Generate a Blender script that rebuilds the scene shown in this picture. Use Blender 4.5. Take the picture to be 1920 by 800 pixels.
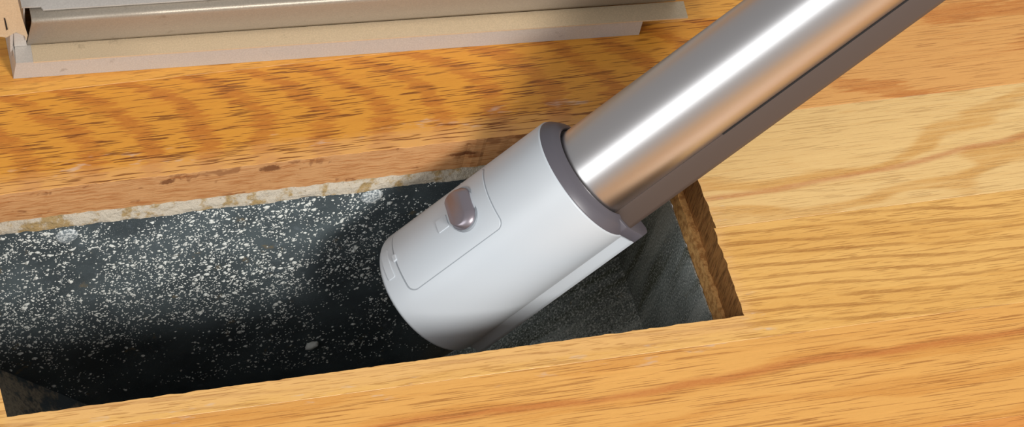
import bpy, bmesh, math, random
from mathutils import Vector, Matrix, noise
random.seed(7)
for o in list(bpy.data.objects): bpy.data.objects.remove(o)
scene = bpy.context.scene
COL = scene.collection
S = 0.001                      # everything below is written in millimetres

# ------------------------------------------------------------------ camera
def setup_camera():
    C = Vector((-289.3, -871.35, 1371.68))
    yaw, el, roll, f = 0.500783, 0.909749, 0.284745, 8000.0
    fwd = Vector((math.sin(yaw)*math.cos(el), math.cos(yaw)*math.cos(el), -math.sin(el)))
    r = fwd.cross(Vector((0, 0, 1))).normalized(); u = r.cross(fwd)
    R = r*math.cos(roll) + u*math.sin(roll)
    U = -r*math.sin(roll) + u*math.cos(roll)
    cam = bpy.data.cameras.new('camera'); ob = bpy.data.objects.new('camera', cam)
    COL.objects.link(ob)
    cam.sensor_fit = 'HORIZONTAL'; cam.sensor_width = 36.0; cam.lens = f/1920*36.0
    cam.clip_start = 0.05; cam.clip_end = 50
    M = Matrix((R, U, -fwd)).transposed().to_4x4(); M.translation = C*S
    ob.matrix_world = M
    scene.camera = ob
    return C, R, U, fwd
CAM, CR, CU, CF = setup_camera()

# ------------------------------------------------------------------ light
scene.view_settings.view_transform = 'Standard'
scene.view_settings.look = 'None'
scene.view_settings.exposure = 0.0
scene.view_settings.gamma = 1.0
scene.view_settings.use_curve_mapping = False
world = bpy.data.worlds.new('room_light'); scene.world = world
world.use_nodes = True
world.node_tree.nodes['Background'].inputs[0].default_value = (0.96, 0.97, 1.0, 1)
world.node_tree.nodes['Background'].inputs[1].default_value = 0.34

def area(name, loc, target, sx, sy, power, col):
    L = bpy.data.lights.new(name, 'AREA'); L.shape = 'RECTANGLE'
    L.size = sx; L.size_y = sy; L.energy = power; L.color = col
    o = bpy.data.objects.new(name, L); COL.objects.link(o)
    o.location = Vector(loc)
    o.rotation_euler = (Vector(target)-Vector(loc)).to_track_quat('-Z', 'Y').to_euler()
    return o
area('softbox_key', (0.72, -1.72, 1.56), (0.18, 0.06, 0.0), 0.55, 0.55, 51, (1.0, 0.98, 0.95))
area('window_fill', (-1.75, -1.25, 1.15), (0.25, 0.05, 0.05), 1.15, 1.6, 23, (0.93, 0.97, 1.0))

# ------------------------------------------------------------------ helpers
def lin(c):
    def f(v):
        v /= 255.0
        return v/12.92 if v <= 0.04045 else ((v+0.055)/1.055)**2.4
    return (f(c[0]), f(c[1]), f(c[2]), 1.0)

def link(name, me, mats, parent=None, smooth=False):
    o = bpy.data.objects.new(name, me); COL.objects.link(o)
    for m in (mats if isinstance(mats, (list, tuple)) else [mats]): me.materials.append(m)
    if parent: o.parent = parent
    if smooth:
        for p in me.polygons: p.use_smooth = True
    return o

def mesh_obj(name, verts, faces, mats, parent=None, smooth=False, midx=None):
    me = bpy.data.meshes.new(name)
    me.from_pydata([(v[0]*S, v[1]*S, v[2]*S) for v in verts], [], faces)
    if midx:
        for p, i in zip(me.polygons, midx): p.material_index = i
    bm = bmesh.new(); bm.from_mesh(me)
    bmesh.ops.recalc_face_normals(bm, faces=bm.faces)
    bm.to_mesh(me); bm.free()
    me.update()
    return link(name, me, mats, parent, smooth)

def empty(name, loc=(0, 0, 0), rot=None):
    o = bpy.data.objects.new(name, None); COL.objects.link(o)
    o.empty_display_size = 0.02
    if rot is not None:
        M = rot.to_4x4(); M.translation = Vector(loc)*S; o.matrix_world = M
    else:
        o.location = Vector(loc)*S
    return o

def tag(o, label, cat=None, group=None, kind=None):
    o['label'] = label
    if cat: o['category'] = cat
    if group: o['group'] = group
    if kind: o['kind'] = kind

def smooth_by_angle(o, ang=35):
    me = o.data
    for p in me.polygons: p.use_smooth = True
    bm = bmesh.new(); bm.from_mesh(me)
    for e in bm.edges:
        e.smooth = not (len(e.link_faces) == 2 and e.calc_face_angle(0) > math.radians(ang))
    bm.to_mesh(me); bm.free()

# ------------------------------------------------------------------ node helpers
class NT:
    def __init__(self, name):
        self.m = bpy.data.materials.new(name); self.m.use_nodes = True
        self.t = self.m.node_tree; self.t.nodes.clear()
        self.out = self.t.nodes.new('ShaderNodeOutputMaterial')
        self.b = self.t.nodes.new('ShaderNodeBsdfPrincipled')
        self.t.links.new(self.b.outputs[0], self.out.inputs[0])
    def put(self, sock, v):
        if v is None: return
        if isinstance(v, bpy.types.NodeSocket): self.t.links.new(v, sock)
        else: sock.default_value = v
    def math(self, op, a, b=None, c=None, clamp=False):
        n = self.t.nodes.new('ShaderNodeMath'); n.operation = op; n.use_clamp = clamp
        self.put(n.inputs[0], a); self.put(n.inputs[1], b); self.put(n.inputs[2], c)
        return n.outputs[0]
    def vec(self, x, y, z=0.0):
        n = self.t.nodes.new('ShaderNodeCombineXYZ')
        self.put(n.inputs[0], x); self.put(n.inputs[1], y); self.put(n.inputs[2], z)
        return n.outputs[0]
    def xyz(self):
        tc = self.t.nodes.new('ShaderNodeTexCoord')
        sc = self.t.nodes.new('ShaderNodeVectorMath'); sc.operation = 'SCALE'
        self.t.links.new(tc.outputs['Object'], sc.inputs[0]); sc.inputs[3].default_value = 1000.0
        sp = self.t.nodes.new('ShaderNodeSeparateXYZ'); self.t.links.new(sc.outputs[0], sp.inputs[0])
        self.p = sc.outputs[0]
        return sp.outputs[0], sp.outputs[1], sp.outputs[2]
    def noise(self, vec, scale=1.0, detail=2.0, rough=0.5, dist=0.0):
        n = self.t.nodes.new('ShaderNodeTexNoise')
        self.put(n.inputs['Vector'], vec); n.inputs['Scale'].default_value = scale
        n.inputs['Detail'].default_value = detail; n.inputs['Roughness'].default_value = rough
        n.inputs['Distortion'].default_value = dist
        return n.outputs['Fac']
    def voronoi(self, vec, scale):
        n = self.t.nodes.new('ShaderNodeTexVoronoi'); self.put(n.inputs['Vector'], vec)
        n.inputs['Scale'].default_value = scale
        return n.outputs['Distance'], n.outputs['Color']
    def step(self, v, lo, hi, a=0.0, b=1.0):
        n = self.t.nodes.new('ShaderNodeMapRange'); n.interpolation_type = 'SMOOTHSTEP'
        self.put(n.inputs[0], v); n.inputs[1].default_value = lo; n.inputs[2].default_value = hi
        n.inputs[3].default_value = a; n.inputs[4].default_value = b
        return n.outputs[0]
    def mix(self, f, a, b, mode='MIX'):
        n = self.t.nodes.new('ShaderNodeMix'); n.data_type = 'RGBA'; n.blend_type = mode
        self.put(n.inputs[0], f); self.put(n.inputs[6], a); self.put(n.inputs[7], b)
        return n.outputs[2]
    def bump(self, h, strength, dist):
        n = self.t.nodes.new('ShaderNodeBump'); n.inputs['Strength'].default_value = strength
        n.inputs['Distance'].default_value = dist*S; self.put(n.inputs['Height'], h)
        self.t.links.new(n.outputs[0], self.b.inputs['Normal'])
    def set(self, **k):
        for n, v in k.items(): self.put(self.b.inputs[n.replace('_', ' ')], v)
        return self.m

def wood(name, base, band, dark, period=24., kx=1., ky=0., bulge=0., by=112., bw=46., tooth=7., broad=20.,
         amt=.8, lo=.5, hi=.8, pore=.75, seed=0., red=None, wear=True, streak=.35, fine=0.0, pf=(.085, 1.65), tf=(.055, .85)):
    n = NT(name); x, y, z = n.xyz()
    M = n.math
    # serrated teeth running along the grain
    th = M('SUBTRACT', n.noise(n.vec(M('MULTIPLY', x, tf[0]), M('MULTIPLY', y, tf[1]), seed), 1, 3, .6), .5)
    br = M('SUBTRACT', n.noise(n.vec(M('MULTIPLY', x, .011), M('MULTIPLY', y, .035), seed+3), 1, 2, .5), .5)
    v = M('ADD', M('MULTIPLY', x, kx), M('MULTIPLY', y, ky))
    v = M('ADD', v, M('MULTIPLY', th, tooth*2)); v = M('ADD', v, M('MULTIPLY', br, broad*2))
    if bulge:
        q = M('DIVIDE', M('SUBTRACT', y, by), bw)
        q = M('SQRT', M('MAXIMUM', M('SUBTRACT', 1.0, M('MULTIPLY', q, q)), 0.0))
        v = M('SUBTRACT', v, M('MULTIPLY', q, bulge))
    s = M('MULTIPLY_ADD', M('SINE', M('MULTIPLY', v, 6.28318/period)), .5, .5)
    bandm = n.step(s, lo, hi)
    lvl = n.noise(n.vec(M('MULTIPLY', x, .018), M('MULTIPLY', y, .25), seed+8), 1, 3, .6)
    bandm = M('MULTIPLY', M('MULTIPLY', bandm, n.step(lvl, .25, .6, .45, 1.0)), amt)
    c = n.mix(bandm, lin(base), lin(band))
    st = n.noise(n.vec(M('MULTIPLY', x, .012), M('MULTIPLY', y, .55), seed+11), 1, 4, .6)
    c = n.mix(n.step(st, .5, .75, 0, streak), c, lin(band))
    c = n.mix(n.step(st, .48, .25, 0, streak), c, lin(tuple(min(255, k*1.08+4) for k in base)))
    if fine:
        fv = M('ADD', M('ADD', M('MULTIPLY', y, 1.0), M('MULTIPLY', x, .055)), M('MULTIPLY', br, 7))
        fv = M('ADD', fv, M('MULTIPLY', th, 2.2))
        fs = n.step(M('MULTIPLY_ADD', M('SINE', M('MULTIPLY', fv, 6.28318/5.6)), .5, .5), .72, .95)
        c = n.mix(M('MULTIPLY', fs, M('MULTIPLY', n.step(lvl, .3, .6), fine)), c, lin(dark))
    if red:
        y0, wd, slope, rc, ra = red
        d = M('ABSOLUTE', M('SUBTRACT', M('ADD', y, M('ADD', M('MULTIPLY', br, 12), M('MULTIPLY', x, -slope))), y0))
        d = M('ADD', d, M('MULTIPLY', th, 3.0))
        c = n.mix(n.step(d, wd, 0.2, 0, ra), c, lin(rc))
    rough = .36
    if wear:   # finish rubbed off along the rim of the opening
        ax = M('SUBTRACT', M('ABSOLUTE', M('SUBTRACT', x, 152.5)), 146.0)
        ay = M('SUBTRACT', M('ABSOLUTE', M('SUBTRACT', y, 51.5)), 51.5)
        d = M('MAXIMUM', ax, ay)
        wn = n.noise(n.vec(M('MULTIPLY', x, .035), M('MULTIPLY', y, .35), seed+40), 1, 3, .6)
        d2 = M('ADD', d, M('MULTIPLY', M('SUBTRACT', wn, .5), 14))
        wm = n.step(d2, 13, 3)
        c = n.mix(M('MULTIPLY', wm, .5), c, lin((228, 176, 116)))
        pw = n.noise(n.vec(M('MULTIPLY', x, .055), M('MULTIPLY', y, .22), seed+44), 1, 3, .65)
        pmk = M('MULTIPLY', n.step(pw, .60, .72), n.step(M('ABSOLUTE', M('SUBTRACT', d, 11.0)), 8, 2))
        c = n.mix(M('MULTIPLY', pmk, .5), c, lin((206, 190, 180)))
        rough = n.step(wm, 0, 1, .36, .6)
    # dark open pores: short dashes along the grain
    pn = n.noise(n.vec(M('MULTIPLY', x, pf[0]), M('MULTIPLY', y, pf[1]), seed+20), 1, 1, .4)
    pm = n.step(pn, .56, .64)
    pl = n.noise(n.vec(M('MULTIPLY', x, .03), M('MULTIPLY', y, .16), seed+25), 1, 2, .5)
    pm = M('MULTIPLY', pm, n.step(pl, .35, .6, .55, 1.0))
    c = n.mix(M('MULTIPLY', pm, pore), c, lin(dark))
    g = n.noise(n.vec(M('MULTIPLY', x, .5), M('MULTIPLY', y, 3.0), seed+30), 1, 3, .7)
    c = n.mix(n.step(g, .35, .7, 0, .16), c, lin(tuple(min(255, k*1.1+10) for k in base)))
    n.bump(M('MULTIPLY', pm, -1.0), .35, .12)
    return n.set(Base_Color=c, Roughness=rough, Specular_IOR_Level=.45)

def cut_wood(name, base, dark, vert=False):
    n = NT(name); x, y, z = n.xyz(); M = n.math
    if vert: a = n.vec(M('MULTIPLY', x, .9), M('MULTIPLY', y, .9), M('MULTIPLY', z, .12))
    else: a = n.vec(M('MULTIPLY', x, .07), M('MULTIPLY', y, .3), M('MULTIPLY', z, .9))
    f = n.noise(a, 1, 4, .65)
    c = n.mix(n.step(f, .42, .68), lin(base), lin(dark))
    b = n.noise(n.vec(M('MULTIPLY', x, .045), y, M('MULTIPLY', z, .13)), 1, 3, .6)
    c = n.mix(n.step(b, .58, .66, 0, .55), c, lin((120, 66, 34)))
    g = n.noise(n.p, .9, 4, .7)
    c = n.mix(n.step(g, .6, .75, 0, .4), c, lin((222, 188, 142)))
    if not vert:      # knots and a split in the sawn edge
        for kx, kz, rx, rz in ((131, -4.0, 5.5, 2.6), (88, -4.5, 4.0, 2.0), (214, -9, 8, 1.6)):
            u_ = M('DIVIDE', M('SUBTRACT', x, kx), rx); w_ = M('DIVIDE', M('SUBTRACT', z, kz), rz)
            d = M('ADD', M('MULTIPLY', u_, u_), M('MULTIPLY', w_, w_))
            d = M('ADD', d, M('MULTIPLY', M('SUBTRACT', g, .5), 1.6))
            c = n.mix(n.step(d, 1.0, .25, 0, .8), c, lin((104, 54, 26)))
    n.bump(f, .6, .5)
    return n.set(Base_Color=c, Roughness=.75, Specular_IOR_Level=.25)

def plain(name, col, rough=.5, metal=0., spec=.5, bump=None, var=0.0):
    n = NT(name); x, y, z = n.xyz(); c = lin(col)
    if var:
        f = n.noise(n.p, .5, 3, .6)
        c = n.mix(n.step(f, .35, .65, 0, var), lin(col), lin(tuple(k*.8 for k in col)))
    if bump:
        n.bump(n.noise(n.p, bump[0], 2, .6), bump[1], bump[2])
    return n.set(Base_Color=c, Roughness=rough, Metallic=metal, Specular_IOR_Level=spec)

# ------------------------------------------------------------------ wood materials
OK = (120, 66, 22)
M_cath = wood('oak_cathedral', (216, 146, 52), (182, 104, 36), (116, 60, 18), 25, 1, 0, 52, 112, 44, 11, 13, .82, .5, .85, .95, 1.3, tf=(.06, 1.1), pf=(.07, 1.5))
M_far_r = wood('oak_orange', (230, 168, 96), (198, 118, 52), (158, 94, 46), 60, .55, .9, 0, 0, 0, 16, 45, .8, .55, .85, .5, 4.1, wear=False, pf=(.05, 1.7))
M_pale = wood('oak_pale', (236, 194, 128), (212, 152, 74), (162, 112, 60), 24, -.12, 1, 0, 0, 0, 2.2, 34, .75, .5, .95, .4, 6.6, pf=(.07, 2.3),
              red=(36, 2.6, .075, (192, 114, 66), .6))
M_line = wood('oak_lined', (234, 180, 100), (212, 148, 64), (164, 104, 44), 30, -.06, 1, 0, 0, 0, 3, 20, .35, .5, .9, .55, 9.2, fine=.65)
M_near = wood('oak_straight', (228, 167, 88), (206, 134, 56), (154, 92, 38), 19, -.03, 1, 0, 0, 0, 2.2, 16, .55, .5, .95, .7, 12.4,
              red=(-33, 3.2, .026, (190, 108, 50), .7), pf=(.04, 1.9))
M_warm = wood('oak_reddish', (220, 148, 74), (192, 110, 50), (142, 82, 36), 18, -.03, 1, 0, 0, 0, 3, 16, .5, .5, .9, .7, 15.8, wear=False)
M_gold = wood('oak_golden', (220, 156, 68), (192, 120, 46), (132, 80, 30), 22, .04, 1, 0, 0, 0, 3, 20, .5, .5, .9, .6, 18.1, wear=False)
M_cutfar = cut_wood('oak_sawn_edge', (208, 154, 102), (178, 116, 66))
M_cutend = cut_wood('oak_end_grain', (166, 116, 64), (112, 74, 36), True)
M_sub = None

def sub_material():
    n = NT('subfloor_board'); x, y, z = n.xyz()
    f = n.noise(n.p, .35, 4, .65); g = n.noise(n.p, 1.4, 3, .7)
    c = n.mix(n.step(f, .4, .62), lin((238, 184, 114)), lin((192, 136, 78)))
    c = n.mix(n.step(g, .58, .7, 0, .6), c, lin((220, 178, 118)))
    n.bump(f, .8, .8)
    return n.set(Base_Color=c, Roughness=.85, Specular_IOR_Level=.2)
M_sub = sub_material()

def plaster_material():
    n = NT('crumbly_plaster'); x, y, z = n.xyz()
    f = n.noise(n.p, .12, 4, .65); g = n.noise(n.p, .9, 4, .75)
    c = n.mix(n.step(f, .46, .6), lin((214, 202, 182)), lin((182, 154, 108)))
    c = n.mix(n.step(g, .58, .70, 0, .7), c, lin((134, 112, 78)))
    n.bump(g, 1.0, .9)
    return n.set(Base_Color=c, Roughness=.95, Specular_IOR_Level=.1)
M_plaster = plaster_material()

def duct_material(name, streaks=False, lit_silt=False):
    n = NT(name); x, y, z = n.xyz(); M = n.math
    f = n.noise(n.p, .035, 4, .6); g = n.noise(n.p, .22, 4, .7)
    base = ((72, 80, 83), (92, 102, 105)) if not streaks else ((128, 136, 132), (158, 166, 162))  # streaked sheets: paler base, missing light painted into the colour
    c = n.mix(n.step(f, .35, .65), lin(base[0]), lin(base[1]))
    c = n.mix(n.step(g, .6, .75, 0, .5), c, lin((140, 150, 158)))
    r = n.noise(n.p, .09, 4, .7)
    rm = n.step(r, .62, .72, 0, .6)
    if not streaks:    # rust-brown stain where the far sheet meets the right-hand end
        rm = M('MAXIMUM', rm, M('MULTIPLY', n.step(x, 60, 100), n.step(r, .38, .6, .15, .85)))
    c = n.mix(rm, c, lin((140, 122, 88)))
    d, _ = n.voronoi(n.p, 1.55)
    dm = n.noise(n.p, .06, 4, .7)
    w = M('MULTIPLY', n.step(d, .24, .12), n.step(dm, .40, .62))
    c = n.mix(M('MULTIPLY', w, .6), c, lin((196, 200, 198)))
    if lit_silt:           # drifts of pale brown dust, also painting in the light on the slope
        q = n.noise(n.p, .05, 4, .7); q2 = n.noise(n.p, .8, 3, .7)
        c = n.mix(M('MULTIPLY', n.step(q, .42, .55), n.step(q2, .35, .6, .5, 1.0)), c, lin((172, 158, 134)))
    if streaks:        # wiped streaks of grime and gritty dust
        t = M('MULTIPLY', M('ADD', y, M('MULTIPLY', z, .105)), .085)
        s = n.noise(n.vec(t, M('MULTIPLY', z, .008), 4.0), 1, 2, .5)
        c = n.mix(n.step(s, .50, .60, 0, .7), c, lin((190, 196, 190)))
        c = n.mix(n.step(s, .47, .36, 0, .75), c, lin((78, 80, 56)))
        k = n.noise(n.p, 1.1, 2, .75)
        c = n.mix(n.step(k, .54, .62, 0, .85), c, lin((222, 226, 220)))
        c = n.mix(n.step(k, .45, .34, 0, .7), c, lin((44, 50, 44)))
    n.bump(g, .25, .4)
    return n.set(Base_Color=c, Roughness=.55, Metallic=0.0, Specular_IOR_Level=.4)
M_duct = duct_material('galvanised_dusty')
M_duct_l = duct_material('galvanised_silted_lit', False, True)
M_duct_r = duct_material('galvanised_streaked_lit', True)
M_dust = plain('plaster_dust', (226, 227, 220), .95, 0, .1, (1.2, .5, .2), .2)

def rivet_material():
    n = NT('dusty_rivet'); n.xyz()
    f = n.noise(n.p, .9, 3, .7)
    c = n.mix(n.step(f, .42, .6), lin((120, 130, 134)), lin((222, 226, 224)))
    n.bump(f, .6, .3)
    return n.set(Base_Color=c, Roughness=.8)
M_rivet = rivet_material()

# ------------------------------------------------------------------ floor
floor = None
def outline_prism(name, pts, ztop, zbot, mats, parent, side_idx=None, bevel=.09):
    """pts: ccw outline; side_idx(i) -> material index of the side wall of edge i"""
    nP = len(pts); ins = []
    for i in range(nP):
        a = Vector(pts[i-1]); b = Vector(pts[i]); c = Vector(pts[(i+1) % nP])
        d1 = (b-a).normalized(); d2 = (c-b).normalized()
        n1 = Vector((-d1.y, d1.x)); n2 = Vector((-d2.y, d2.x)); nn = (n1+n2)
        nn = nn/max(.6, nn.length_squared/2) if nn.length > .2 else n1
        ins.append((b.x+nn.x*bevel, b.y+nn.y*bevel))
    v = [(p[0], p[1], ztop) for p in ins] + [(p[0], p[1], ztop-bevel*.8) for p in pts] + [(p[0], p[1], zbot) for p in pts]
    f = [list(range(nP))]; mi = [0]
    for i in range(nP):
        j = (i+1) % nP
        f.append([i, i+nP, j+nP, j]); mi.append(0)
        f.append([i+nP, i+2*nP, j+2*nP, j+nP]); mi.append(side_idx(i) if side_idx else 0)
    f.append(list(range(3*nP-1, 2*nP-1, -1))); mi.append(0)
    return mesh_obj(name, v, f, mats, parent, midx=mi)

def ragged(p, q, step, amp, seed, sx=.25):
    """points from p to q (q left out) with a splintery offset"""
    p = Vector(p); q = Vector(q); L = (q-p).length; n = max(2, int(L/step)); d = (q-p)/L; nr = Vector((-d.y, d.x))
    out = []
    for i in range(n):
        t = i/n*L
        a = amp*(noise.noise(Vector((t*sx, seed, 0))) + .5*noise.noise(Vector((t*sx*3.3, seed, 5))))
        if i == 0: a = 0
        w = p + d*t + nr*a
        out.append((w.x, w.y))
    return out

X0, X1 = -720., 1240.
G = .06
TH = 19.0
HX0, HX1, HYN, HYF = 0.4, 305.2, 0.5, 103.8
def build_floor():
    global floor
    # subfloor: the sheet under the boards, with the opening cut through it
    o = [(X0, -660), (X1, -660), (X1, 1160), (X0, 1160)]
    h = [(HX0-.3, HYN-.8), (HX1-2.2, HYN-.8), (HX1-2.6, HYF+2.0), (HX0-.3, HYF+2.0)]
    hp = []
    for k in range(4):
        hp += ragged(h[k], h[(k+1) % 4], 2.5, .9, 3.1+k, .3)
    nh = len(hp)
    me = bpy.data.meshes.new('floor'); bm = bmesh.new()
    rings = []
    for z in (-TH, -29.0):
        ov = [bm.verts.new((p[0]*S, p[1]*S, z*S)) for p in o]
        hv = [bm.verts.new((p[0]*S, p[1]*S, z*S)) for p in hp]
        es = [bm.edges.new((ov[i], ov[(i+1) % 4])) for i in range(4)] + [bm.edges.new((hv[i], hv[(i+1) % nh])) for i in range(nh)]
        bmesh.ops.triangle_fill(bm, edges=es, use_beauty=True)
        rings.append((ov, hv))
    for A, B, n in ((rings[0][0], rings[1][0], 4), (rings[0][1], rings[1][1], nh)):
        for i in range(n):
            j = (i+1) % n; bm.faces.new((A[i], A[j], B[j], B[i]))
    bmesh.ops.recalc_face_normals(bm, faces=bm.faces)
    bm.to_mesh(me); bm.free()
    floor = link('floor', me, M_sub)
    tag(floor, 'strip oak floor with a rectangular vent opening cut through it', kind='structure')

    def plank(pts, mat, side=None):
        return outline_prism('plank', pts, 0.0, -TH+.02, [mat, M_cutfar, M_cutend], floor, side)
    def rect(xa, xb, ya, yb, mat): plank([(xa, ya), (xb, ya), (xb, yb), (xa, yb)], mat)

    # far board: its near edge is sawn back along the opening
    pts = [(X0, 99.3), (HX0, 99.3)]; k0 = len(pts)
    cut = [(HX0, HYF)] + ragged((HX0, HYF), (HX1, 103.3), 1.6, .55, 11.7, .22)[1:] + [(HX1, 103.3)]
    pts += cut; k1 = len(pts)
    pts += [(HX1, 99.3), (345-G, 99.3), (345-G, 152.3-G), (X0, 152.3-G)]
    plank(pts, M_cath, lambda i: 1 if k0-1 <= i < k1 else 0)
    rect(345+G, X1, 99.3, 152.3-G, M_far_r)
    # boards that stop at the opening (seam at y = 45)
    endc = ragged((HX1, 99.3-G), (HX1+.6, 45+G), 1.8, .8, 21.0, .2)
    pts = endc + [(HX1+.6, 45+G), (X1, 45+G), (X1, 99.3-G)]
    k1 = len(endc)
    plank(pts, M_pale, lambda i: 2 if i < k1 else 0)
    plank([(X0, 45+G), (HX0, 45+G), (HX0, 99.3-G), (X0, 99.3-G)], M_pale, lambda i: 2 if i == 1 else 0)
    # near board: runs on below the opening as a narrow tongue
    r1 = ragged((HX1-.4, 45-G), (HX1-.9, 1.0), 1.8, .8, 25.0, .2)
    r2 = ragged((HX1-.9, 1.0), (HX0, -.4), 1.5, .45, 31.0, .16)
    r3 = [(HX0, -.4), (HX0, 45-G)]
    pts = r1 + r2 + r3 + [(X0, 45-G), (X0, -10.6), (X1, -10.6), (X1, 45-G)]
    a, b = len(r1), len(r1)+len(r2)
    plank(pts, M_line, lambda i: 2 if (i < a or i == b) else (1 if i < b else 0))
    rect(X0, X1, -63.8, -10.6-G, M_near)
    # boards further out
    mats = [M_warm, M_near, M_gold, M_pale, M_warm, M_line]
    rnd = random.Random(3)
    y = -63.8-G; k = 0
    while y > -640:
        j = rnd.uniform(-100, 700) if k else 900
        rect(X0, j-G, y-53.4, y-G, mats[k % 6]); rect(j+G, X1, y-53.4, y-G, mats[(k+2) % 6]); y -= 53.4; k += 1
    y = 152.3; k = 2
    while y < 1140:
        j = rnd.uniform(480, 900)
        rect(X0, j-G, y, y+53.4-G, mats[k % 6]); rect(j+G, X1, y, y+53.4-G, mats[(k+2) % 6]); y += 53.4; k += 1
build_floor()

def plaster_strip():
    # crumbly bead of plaster between the boards and the metal, along the far side
    n, m = 300, 9; v = []; f = []
    for i in range(n):
        x = 1.5 + 301.5*i/(n-1)
        top = -18.9 - 2.2*max(0, noise.noise(Vector((x*.03, 2, 0)))) - .5*noise.noise(Vector((x*.2, 4, 0)))
        bot = -28.6 - 1.1*noise.noise(Vector((x*.05, 7, 0))) - .5*noise.noise(Vector((x*.3, 9, 0)))
        for j in range(m):
            t = j/(m-1)
            z = top + (bot-top)*t
            y = 105.6 - 2.2*t - .6*math.sin(t*math.pi)
            y += .5*noise.noise(Vector((x*.16, z*.35, 3))) + .25*noise.noise(Vector((x*.7, z*.9, 8)))
            if j == m-1: y = 106.5
            if j == 0: y = 106.3
            v.append((x, y, z))
    for i in range(n-1):
        for j in range(m-1):
            a = i*m+j; f.append((a, a+1, a+m+1, a+m))
    o = mesh_obj('plaster_bead', v, f, M_plaster, floor)
    o['label'] = 'crumbly cream plaster bead under the far board'
plaster_strip()

# ------------------------------------------------------------------ duct boot
def sheet(name, poly, nrm, t, mat, parent):
    """thin metal sheet: polygon pushed out by t along nrm"""
    n = len(poly); nv = Vector(nrm)*t
    v = [Vector(p) for p in poly] + [Vector(p)+nv for p in poly]
    f = [list(range(n)), list(range(2*n-1, n-1, -1))] + [[i, (i+1) % n, (i+1) % n+n, i+n] for i in range(n)]
    return mesh_obj(name, v, f, mat, parent)

DY = 105.4          # far wall of the duct
duct = empty('duct_boot', (152, 52, -178))
tag(duct, 'dark galvanised metal duct boot speckled with dust inside the floor opening', 'duct')
def dsheet(name, poly, nrm, mat, t=.6):
    P = Vector((152, 52, -178))
    return sheet(name, [Vector(p)-P for p in poly], nrm, t, mat, duct)
ZT, ZS, ZB = -28.2, -103., -176.
xl, xr = HX0+.2, HX1-3.2
sl = 82.
prof = lambda y: [(xl, y, ZT), (xr, y, ZT), (xr, y, ZS), (xr-sl, y, ZB), (xl+sl, y, ZB), (xl, y, ZS)]
dsheet('far_panel', prof(DY), (0, 1, 0), M_duct)
dsheet('near_panel', prof(-.6), (0, -1, 0), M_duct)
dsheet('end_panel', [(xr, -.6, ZT), (xr, DY, ZT), (xr, DY, ZS), (xr, -.6, ZS)], (1, 0, 0), M_duct_r)
dsheet('end_panel', [(xl, -.6, ZT), (xl, DY, ZT), (xl, DY, ZS), (xl, -.6, ZS)], (-1, 0, 0), M_duct)
dsheet('sloped_panel', [(xr, -.6, ZS), (xr, DY, ZS), (xr-sl, DY, ZB), (xr-sl, -.6, ZB)], (.66, 0, -.75), M_duct_r)
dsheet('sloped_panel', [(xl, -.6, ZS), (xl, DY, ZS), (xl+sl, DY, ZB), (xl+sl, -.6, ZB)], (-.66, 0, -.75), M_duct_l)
dsheet('bottom_panel', [(xl+sl, -.6, ZB), (xr-sl, -.6, ZB), (xr-sl, DY, ZB), (xl+sl, DY, ZB)], (0, 0, -1), M_duct)

def rivet(x, z, r=4.4):
    n = 28; v = [(0, -1.0, 0)]; f = []
    prof_ = ((.45, -.95), (.8, -.75), (.95, -.4), (1.0, .1))
    for rr, d in prof_:
        for i in range(n):
            a = 2*math.pi*i/n; w = r*rr*(1+.05*noise.noise(Vector((math.cos(a)*2, math.sin(a)*2, x))))
            v.append((w*math.cos(a), d+.15*noise.noise(Vector((a*3, rr*4, x))), w*math.sin(a)))
    for i in range(n):
        f.append((0, 1+i, 1+(i+1) % n))
        for k in range(len(prof_)-1):
            a = 1+k*n+i; b = 1+k*n+(i+1) % n; f.append((a, a+n, b+n, b))
    P = Vector((152, 52, -178))
    o = mesh_obj('rivet', [Vector(q)+Vector((x, DY, z))-P for q in v], f, M_rivet, duct, True)
    o['label'] = 'round dusty rivet head'
rivet(49.8, -36.5, 4.8); rivet(179.2, -34.6, 4.8)

def dust_flakes():
    rnd = random.Random(12); v = []; f = []
    cnt = 0
    while cnt < 10500:
        x = rnd.uniform(3, 300); z = rnd.uniform(-158, -30)
        lim = xl + max(0, (ZS - z))*sl/(ZS-ZB)*1.0
        if x < lim+1 or x > xr-(lim-xl)-1: continue
        d = .5 + .8*noise.noise(Vector((x*.022, z*.03, 1.7))) + .9*noise.noise(Vector((x*.09, z*.1, 9.1))) + .35*math.exp(-((x-90)/70)**2-((z+85)/28)**2)
        d *= .45+.55*min(1, max(0, (250-x)/60))
        if z < -112: d *= max(.42, 1-(-112-z)/40)
        if rnd.random() > d: continue
        cnt += 1
        r = .22 + .22*rnd.random() + (.5*rnd.random()**2 if rnd.random() < .3 else 0)
        if rnd.random() < .04: r += rnd.uniform(.25, .9)
        n = 6; b = len(v); h = r*rnd.uniform(.4, .8); el = rnd.uniform(.55, 1.0); ro = rnd.uniform(0, 3.14)
        v.append((x, DY-h, z))
        for i in range(n):
            a = 2*math.pi*i/n; q = r*rnd.uniform(.7, 1.25)
            cx, cz = q*math.cos(a), q*el*math.sin(a)
            v.append((x+cx*math.cos(ro)-cz*math.sin(ro), DY-.02, z+cx*math.sin(ro)+cz*math.cos(ro)))
        for i in range(n): f.append((b, b+1+i, b+1+(i+1) % n))
    P = Vector((152, 52, -178))
    o = mesh_obj('dust_flakes', [Vector(q)-P for q in v], f, M_dust, duct)
    o['kind'] = 'stuff'; o['label'] = 'white plaster dust flakes clinging to the duct wall'
dust_flakes()

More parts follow.
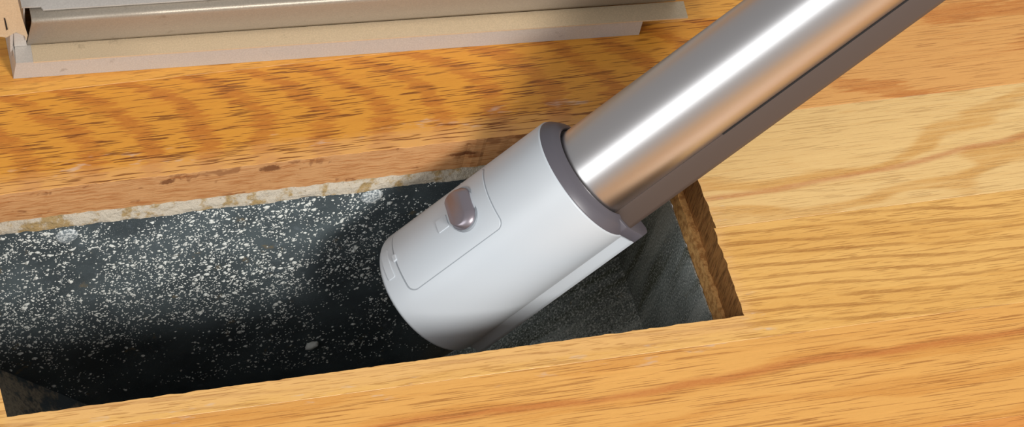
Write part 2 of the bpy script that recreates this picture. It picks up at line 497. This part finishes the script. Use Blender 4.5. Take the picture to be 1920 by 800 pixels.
def lump(name, c, r, sc, mat, seed, axis=0.0):
    bm = bmesh.new(); bmesh.ops.create_icosphere(bm, subdivisions=3, radius=1)
    for w in bm.verts:
        k = 1+.28*noise.noise(w.co*1.6+Vector((seed, 0, 0)))+.1*noise.noise(w.co*5+Vector((seed, 3, 0)))
        q = Vector((w.co.x*sc[0], w.co.y*sc[1], w.co.z*sc[2]))*k*r
        w.co = Vector((q.x*math.cos(axis)-q.z*math.sin(axis), q.y, q.x*math.sin(axis)+q.z*math.cos(axis)))*S
    me = bpy.data.meshes.new(name); bm.to_mesh(me); bm.free()
    o = link(name, me, mat, None, True); o.location = Vector(c)*S
    return o
cr = lump('plaster_crumb', (167.5, DY-1.6, -139.6), 1.7, (1.75, .95, 1.0), M_dust, 4.2, .5)
tag(cr, 'small white plaster crumb stuck low on the dark duct wall', 'debris')

# ------------------------------------------------------------------ vacuum wand
ang, phi = math.radians(36.3), math.radians(20)
AX = (CR*(math.cos(phi)*math.cos(ang)) + CU*(math.cos(phi)*math.sin(ang)) - CF*math.sin(phi)).normalized()
PD = (CR*math.sin(ang) - CU*math.cos(ang)).normalized()
PC = PD.cross(AX).normalized()           # towards the viewer side of the wand
RIM = Vector((251.73, 67.0, 15.2))
ROT = Matrix((PC, PD, AX)).transposed()
wand = empty('vacuum_wand', RIM, ROT); wand.scale = (1.014, 1.014, 1.014)
tag(wand, 'silver vacuum cleaner tube with a pale grey nozzle sleeve dipping into the vent', 'vacuum cleaner')

M_sleeve = plain('pale_grey_plastic', (198, 204, 209), .38, 0, .45, (3.0, .03, .05))
M_seam = plain('seam_shadow_plastic', (150, 156, 162), .5)
M_dark = plain('dark_grey_plastic', (92, 88, 94), .42, 0, .5, (2.0, .03, .05))
M_rail = plain('brown_grey_plastic', (84, 71, 64), .45, 0, .5, (2.0, .03, .05))
M_gap = plain('black_gap', (18, 18, 20), .7)
M_button = plain('mauve_metallic_button', (152, 143, 149), .34, .7)
def brushed():
    n = NT('satin_aluminium'); x, y, z = n.xyz(); M = n.math
    f = n.noise(n.p, 1.1, 3, .6)
    n.bump(f, .04, .05)
    return n.set(Base_Color=lin((212, 208, 206)), Metallic=1.0, Roughness=.34)
M_alu = brushed()

def lathe(name, prof_, n, mat, parent, closed=True, shift=None, ang=32):
    v = []; f = []; m = len(prof_)
    for i in range(n):
        a = 2*math.pi*i/n
        for r, z in prof_:
            x, y = r*math.cos(a), r*math.sin(a)
            v.append((x, y, z + (shift(x, y, z) if shift else 0)))
    for i in range(n):
        j = (i+1) % n
        for k in range(m if closed else m-1):
            l = (k+1) % m; f.append((i*m+k, i*m+l, j*m+l, j*m+k))
    o = mesh_obj(name, v, f, mat, parent); smooth_by_angle(o, ang); return o

RS = 27.7
ZE = -83.5
def end_shift(x, y, z):
    t = min(1, max(0, (-60-z)/20)); return -5.0*(x/RS)*t
def arc(cx, cz, r, a0, a1, n):
    return [(cx+r*math.cos(math.radians(a0+(a1-a0)*i/n)), cz+r*math.sin(math.radians(a0+(a1-a0)*i/n))) for i in range(n+1)]
prof_s = arc(RS-.8, -.8, .8, 90, 0, 5) + [(RS, -12), (RS, -24), (RS, -36), (RS, -48), (RS, -60), (RS, -68), (RS, -74)] + \
         arc(RS-1.8, ZE+1.8, 1.8, 0, -90, 6) + [(24.2, ZE), (24.0, ZE+2), (24.0, -60), (24.0, -.0)]
sleeve = lathe('nozzle_sleeve', prof_s, 120, M_sleeve, wand, True, end_shift)
sleeve['label'] = 'pale grey plastic nozzle sleeve'

def extrude(name, poly, z0, z1, mat, parent, bevel=0.0, seg=2):
    """poly in (x, y), extruded along the wand"""
    n = len(poly)
    v = [(p[0], p[1], z0) for p in poly]+[(p[0], p[1], z1) for p in poly]
    f = [list(range(n)), list(range(2*n-1, n-1, -1))]+[[i, (i+1) % n, (i+1) % n+n, i+n] for i in range(n)]
    o = mesh_obj(name, v, f, mat, parent)
    if bevel:
        bm = bmesh.new(); bm.from_mesh(o.data)
        bmesh.ops.bevel(bm, geom=bm.edges[:], offset=bevel*S, segments=seg, affect='EDGES', profile=.5)
        bm.to_mesh(o.data); bm.free(); smooth_by_angle(o, 30)
    return o
extrude('keel', [(-14, 20), (-14, 31.2), (-12, 32.8), (-7.5, 32.8), (-5.6, 31.8), (0.2, 27.0), (0, 20)], -83, -.6, M_sleeve, sleeve, .5)

# collar between the sleeve and the tube
prof_c = [(27.2, -2.0), (27.2, .2), (26.9, .9), (24.6, 3.4), (24.2, 3.7), (21.6, 5.2), (20.9, 5.3), (20.5, 4.9), (20.3, 2.5), (20.2, -2.0)]
collar = lathe('collar', prof_c, 120, M_dark, wand, True, None, 20)
collar['label'] = 'dark grey plastic collar'
extrude('rail_foot', [(-13, 19), (-13, 31.3), (-11, 32.8), (-3.2, 32.8), (-1.0, 31.0), (6.5, 26.0), (8.5, 19.5)], -.4, 4.6, M_dark, collar, .6)
lathe('tube_gap', [(20.35, 2.0), (20.35, 4.2), (19.5, 4.2), (19.5, 2.0)], 96, M_gap, collar, True)

# tube, with the dark cable rail along its underside
LEN = 560.
tube = lathe('tube', [(19.45, -4), (19.45, LEN), (18.4, LEN), (18.4, -4)], 128, M_alu, wand, True)
tube['label'] = 'satin silver metal tube'
rail = extrude('rail', [(-9, 16.5), (-9.5, 25.5), (-8.0, 27.2), (3.2, 27.2), (4.6, 26.2), (7.0, 18.55), (6.0, 17.5)], 3.5, LEN-2, M_rail, wand, .35)
rail['label'] = 'dark brown-grey rail along the tube'
extrude('rail_gap', [(6.1, 18.0), (7.35, 18.15), (7.0, 18.75), (5.9, 18.75)], 60, LEN-4, M_gap, rail)
lathe('tube_cuff', [(20.6, LEN-14), (22.5, LEN-12), (22.5, LEN+40), (18.0, LEN+40), (18.0, LEN-14)], 64, M_dark, wand, True)

# patches that follow the round sleeve: a = angle (deg, 0 faces the viewer, negative is up), w = along the wand
def patch(name, a0, a1, w0, w1, rc, h, mat, parent, base=-.25, nA=40, nW=6, bev=.25):
    """rounded rectangle wrapped on the sleeve, standing h proud"""
    def half(a, shr):
        am, hw = (a0+a1)/2, (w1-w0)/2-shr
        ha = math.radians(abs(a1-a0)/2)*RS-shr
        d = abs(math.radians(a-am))*RS
        rr = max(.05, rc-shr); q = d-(ha-rr)
        return hw if q <= 0 else hw-rr+math.sqrt(max(0, rr*rr-q*q))
    v = []; f = []
    def ring(shr, rad):
        am = (a0+a1)/2; ha = abs(a1-a0)/2-math.degrees(shr/RS); rows = []
        for i in range(nA+1):
            u = -math.cos(math.pi*i/nA); a = am+ha*u
            hw = half(a, shr)
            rows.append([(a, (w0+w1)/2+hw*(2*j/nW-1)) for j in range(nW+1)])
        return [[(rad*math.cos(math.radians(a)), rad*math.sin(math.radians(a)), w) for a, w in r] for r in rows]
    layers = [ring(0, RS+base), ring(0, RS+h-bev), ring(bev, RS+h)]
    ids = []
    for L in layers:
        b = len(v); ids.append(b)
        for r in L: v += r
    W = nW+1
    top = ids[2]
    for i in range(nA):
        for j in range(nW):
            a = top+i*W+j; f.append((a, a+1, a+W+1, a+W))
    loop = [(i, 0) for i in range(nA+1)] + [(nA, j) for j in range(1, nW+1)] + [(i, nW) for i in range(nA-1, -1, -1)] + [(0, j) for j in range(nW-1, 0, -1)]
    for k in range(2):
        for q in range(len(loop)):
            i, j = loop[q]; i2, j2 = loop[(q+1) % len(loop)]
            f.append((ids[k]+i*W+j, ids[k]+i2*W+j2, ids[k+1]+i2*W+j2, ids[k+1]+i*W+j))
    me_o = mesh_obj(name, v, f, mat, parent); smooth_by_angle(me_o, 40)
    return me_o
patch('panel_seam', -78.6, -7.4, -78.5, -29.0, 3.6, .05, M_seam, sleeve, bev=.03)
panel = patch('cover_panel', -78, -8.2, -78.0, -29.5, 3.2, .28, M_sleeve, sleeve)
patch('catch_pad', -49, -36, -55.6, -50, .5, .6, M_sleeve, sleeve, bev=.2, nA=12)
patch('latch_window', -59, -28, -84.4, -80.9, .5, .35, M_sleeve, sleeve, bev=.2, nA=24)
patch('hinge_nub', -47, -40, -79.2, -77.2, .5, .8, M_sleeve, sleeve, bev=.3, nA=10)

def button():
    # stadium-shaped slide button, its flat face tipped towards the nozzle end
    am = math.radians(-44); n = 48; v = []; f = []
    er = Vector((math.cos(am), math.sin(am), 0)); et = Vector((-math.sin(am), math.cos(am), 0)); ez = Vector((0, 0, 1))
    def st(hl, hw, dz, h, dt=0):
        out = []
        for i in range(n):
            a = 2*math.pi*i/n; c, s = math.cos(a), math.sin(a)
            t = hw*s + (hl-hw)*(1 if s >= 0 else -1); w = hw*c
            drop = RS-math.sqrt(max(0, RS*RS-(t*.8)**2))
            out.append(er*(RS+h-drop*.75)+et*(t+dt)+ez*(-42.6+dz+w))
        return out
    layers = [st(10.2, 5.6, 0, -1.5), st(10.2, 5.6, 0, .4), st(9.9, 5.3, -.1, 1.3), st(9.3, 4.6, -.7, 2.3), st(8.6, 3.9, -1.4, 2.9), st(8.3, 3.5, -1.7, 3.0)]
    for L in layers: v += L
    for k in range(len(layers)-1):
        for i in range(n):
            j = (i+1) % n; f.append((k*n+i, k*n+j, (k+1)*n+j, (k+1)*n+i))
    f.append([(len(layers)-1)*n+i for i in range(n)])
    o = mesh_obj('release_button', v, f, M_button, sleeve); smooth_by_angle(o, 40)
    o['label'] = 'mauve metallic oval release button'
    # dark pocket around the button
    v = st(10.9, 6.2, .3, .34)+st(10.9, 6.2, .3, -1.0)
    f = [list(range(n))]+[[i, (i+1) % n, (i+1) % n+n, i+n] for i in range(n)]
    mesh_obj('button_pocket', v, f, M_seam, sleeve)
button()

# ------------------------------------------------------------------ floor register laid aside
def register():
    import math as m
    th = m.radians(-2.794)
    root = empty('floor_register', (36.1, 160.3, 0)); root.rotation_euler = (0, 0, th)
    tag(root, 'beige metal floor register lifted out and set behind the opening', 'vent cover')
    def painted(name, col, rough, met=.35):
        n = NT(name); n.xyz()
        f = n.noise(n.p, 1.5, 3, .65); g = n.noise(n.p, .08, 4, .7)
        c = n.mix(n.step(f, .35, .7, 0, .35), lin(col), lin(tuple(min(255, k*1.16) for k in col)))
        c = n.mix(n.step(g, .64, .74, 0, .35), c, lin((112, 96, 80)))
        n.bump(f, .3, .25)
        return n.set(Base_Color=c, Roughness=rough, Metallic=met, Specular_IOR_Level=.5)
    Mp = painted('beige_enamel', (184, 176, 167), .46, .2)
    Mw = painted('burnished_beige_metal', (164, 152, 136), .42, .4)
    Ms = painted('smooth_beige_enamel', (200, 179, 148), .36, .25)
    def sh(name, poly, nrm, t, mat=Mp, parent=root): return sheet(name, poly, nrm, t, mat, parent)
    L, LR, H, D = 267., 286.6, 10.7, 116.
    fr = sh('front_flange', [(0, 0, 0.1), (L, -.0, 0.1), (L, .25, H-1.6), (L-.1, .25, H-.7), (0.3, .25, H-.5)], (0, 1, 0), .8)
    sh('top_flange', [(7.3, -.3, H), (LR, -.5, H-.4), (LR+.2, 8.4, H-.4), (7.6, 8.4, H)], (0, 0, -1), .7, Ms)
    sh('end_flange', [(0.2, -.1, H-.2), (7.3, -.3, H-.1), (7.6, 8.4, H-.1), (7.6, D, H-.1), (0.9, D, H-.2), (1.0, 8.0, H-.2)], (0, 0, -1), .7, Mp)
    sh('outer_lip', [(0, .6, .1), (0, D, .1), (.2, D, H-.8), (.2, .6, H-.8)], (1, 0, 0), .7)
    # long side wall: rises, leans in and rolls over at the top
    rows = [(8.5, H-.1), (7.6, 13.0), (6.9, 17), (6.2, 21), (5.5, 25), (5.0, 28.4), (4.95, 29.3), (5.2, 30.1), (5.8, 30.7), (6.6, 30.95), (9.0, 31.1), (16, 31.2)]
    xs = [5.8, 60, 140, 220, 283]
    v = []; f = []
    for x in xs:
        for y, z in rows: v.append((x, y, z))
    for i in range(len(xs)-1):
        for j in range(len(rows)-1):
            a = i*len(rows)+j; f.append((a, a+1, a+len(rows)+1, a+len(rows)))
    o = mesh_obj('side_wall', v, f, Mw, root, True)
    md = o.modifiers.new('t', 'SOLIDIFY'); md.thickness = .0007; md.offset = -1
    # damper blade lying over the rolled edge, stepped at its left end
    sh('damper_blade', [(11.0, 9.3, 31.5), (283, 8.9, 31.5), (283, 60, 32), (2.5, 60, 32), (2.5, 11.2, 31.6), (10.2, 11.0, 31.6)], (0, 0, 1), .7, Mp)
    sh('damper_blade', [(2.5, 61.5, 31.8), (283, 61.5, 31.8), (283, D-10, 31.8), (2.5, D-10, 31.8)], (0, 0, 1), .7, Mp)
    sh('back_wall', [(5, D-9, H), (283, D-9, H), (283, D-9, 31.6), (5, D-9, 31.6)], (0, 1, 0), .7)
    sh('back_flange', [(0.9, D-9, H-.1), (LR, D-9, H-.1), (LR, D, H-.1), (.9, D, H-.1)], (0, 0, -1), .7, Ms)
    sh('back_lip', [(0, D, .1), (L, D, .1), (L, D, H-.6), (0, D, H-.6)], (0, 1, 0), .7)
    sh('end_wall', [(283.2, 9, H), (283.2, D-9, H), (283.2, D-9, 31), (283.2, 9, 31)], (1, 0, 0), .7)
    sh('end_wall', [(5.6, 9, H), (5.6, D-9, H), (4.0, D-9, 30.8), (4.0, 12, 30.8)], (-1, 0, 0), .7)
    # flared end plate with ragged lower edge and a slot, beside the left end
    sh('end_plate', [(5.2, 7, 15.5), (4.2, 7.2, 18.6), (0.5, 7.4, 21.1), (-1.4, 7.4, 19.6), (-3.2, 7.4, 18.0), (-6.2, 7.2, 19.2), (-15, 7.2, 20), (-16, 7.2, 50), (-2.4, 7.2, 50), (-0.6, 7, 42.4), (2.3, 7, 30.2), (5.4, 7, 19.1)], (0, 1, 0), .6, Ms)
    sh('end_plate_slot', [(-5.3, 6.9, 31.4), (-4.7, 6.9, 31.0), (-3.1, 6.9, 24.0), (-3.6, 6.9, 23.2)], (0, 1, 0), .3, M_gap)
    sh('end_stub', [(-.2, 8.2, 20.2), (4.6, 8.2, 18), (6, 8.2, 10.8), (.8, 8.2, 10.8)], (0, 1, 0), .6, Mp)
    sh('bent_tab', [(-1.8, 7.9, 19.6), (-.4, 7.9, 19.4), (.1, 7.5, 9.5), (-.1, 7.2, 5.4), (-.6, 7.4, 6.4)], (0, 1, 0), .6, Mp)
register()
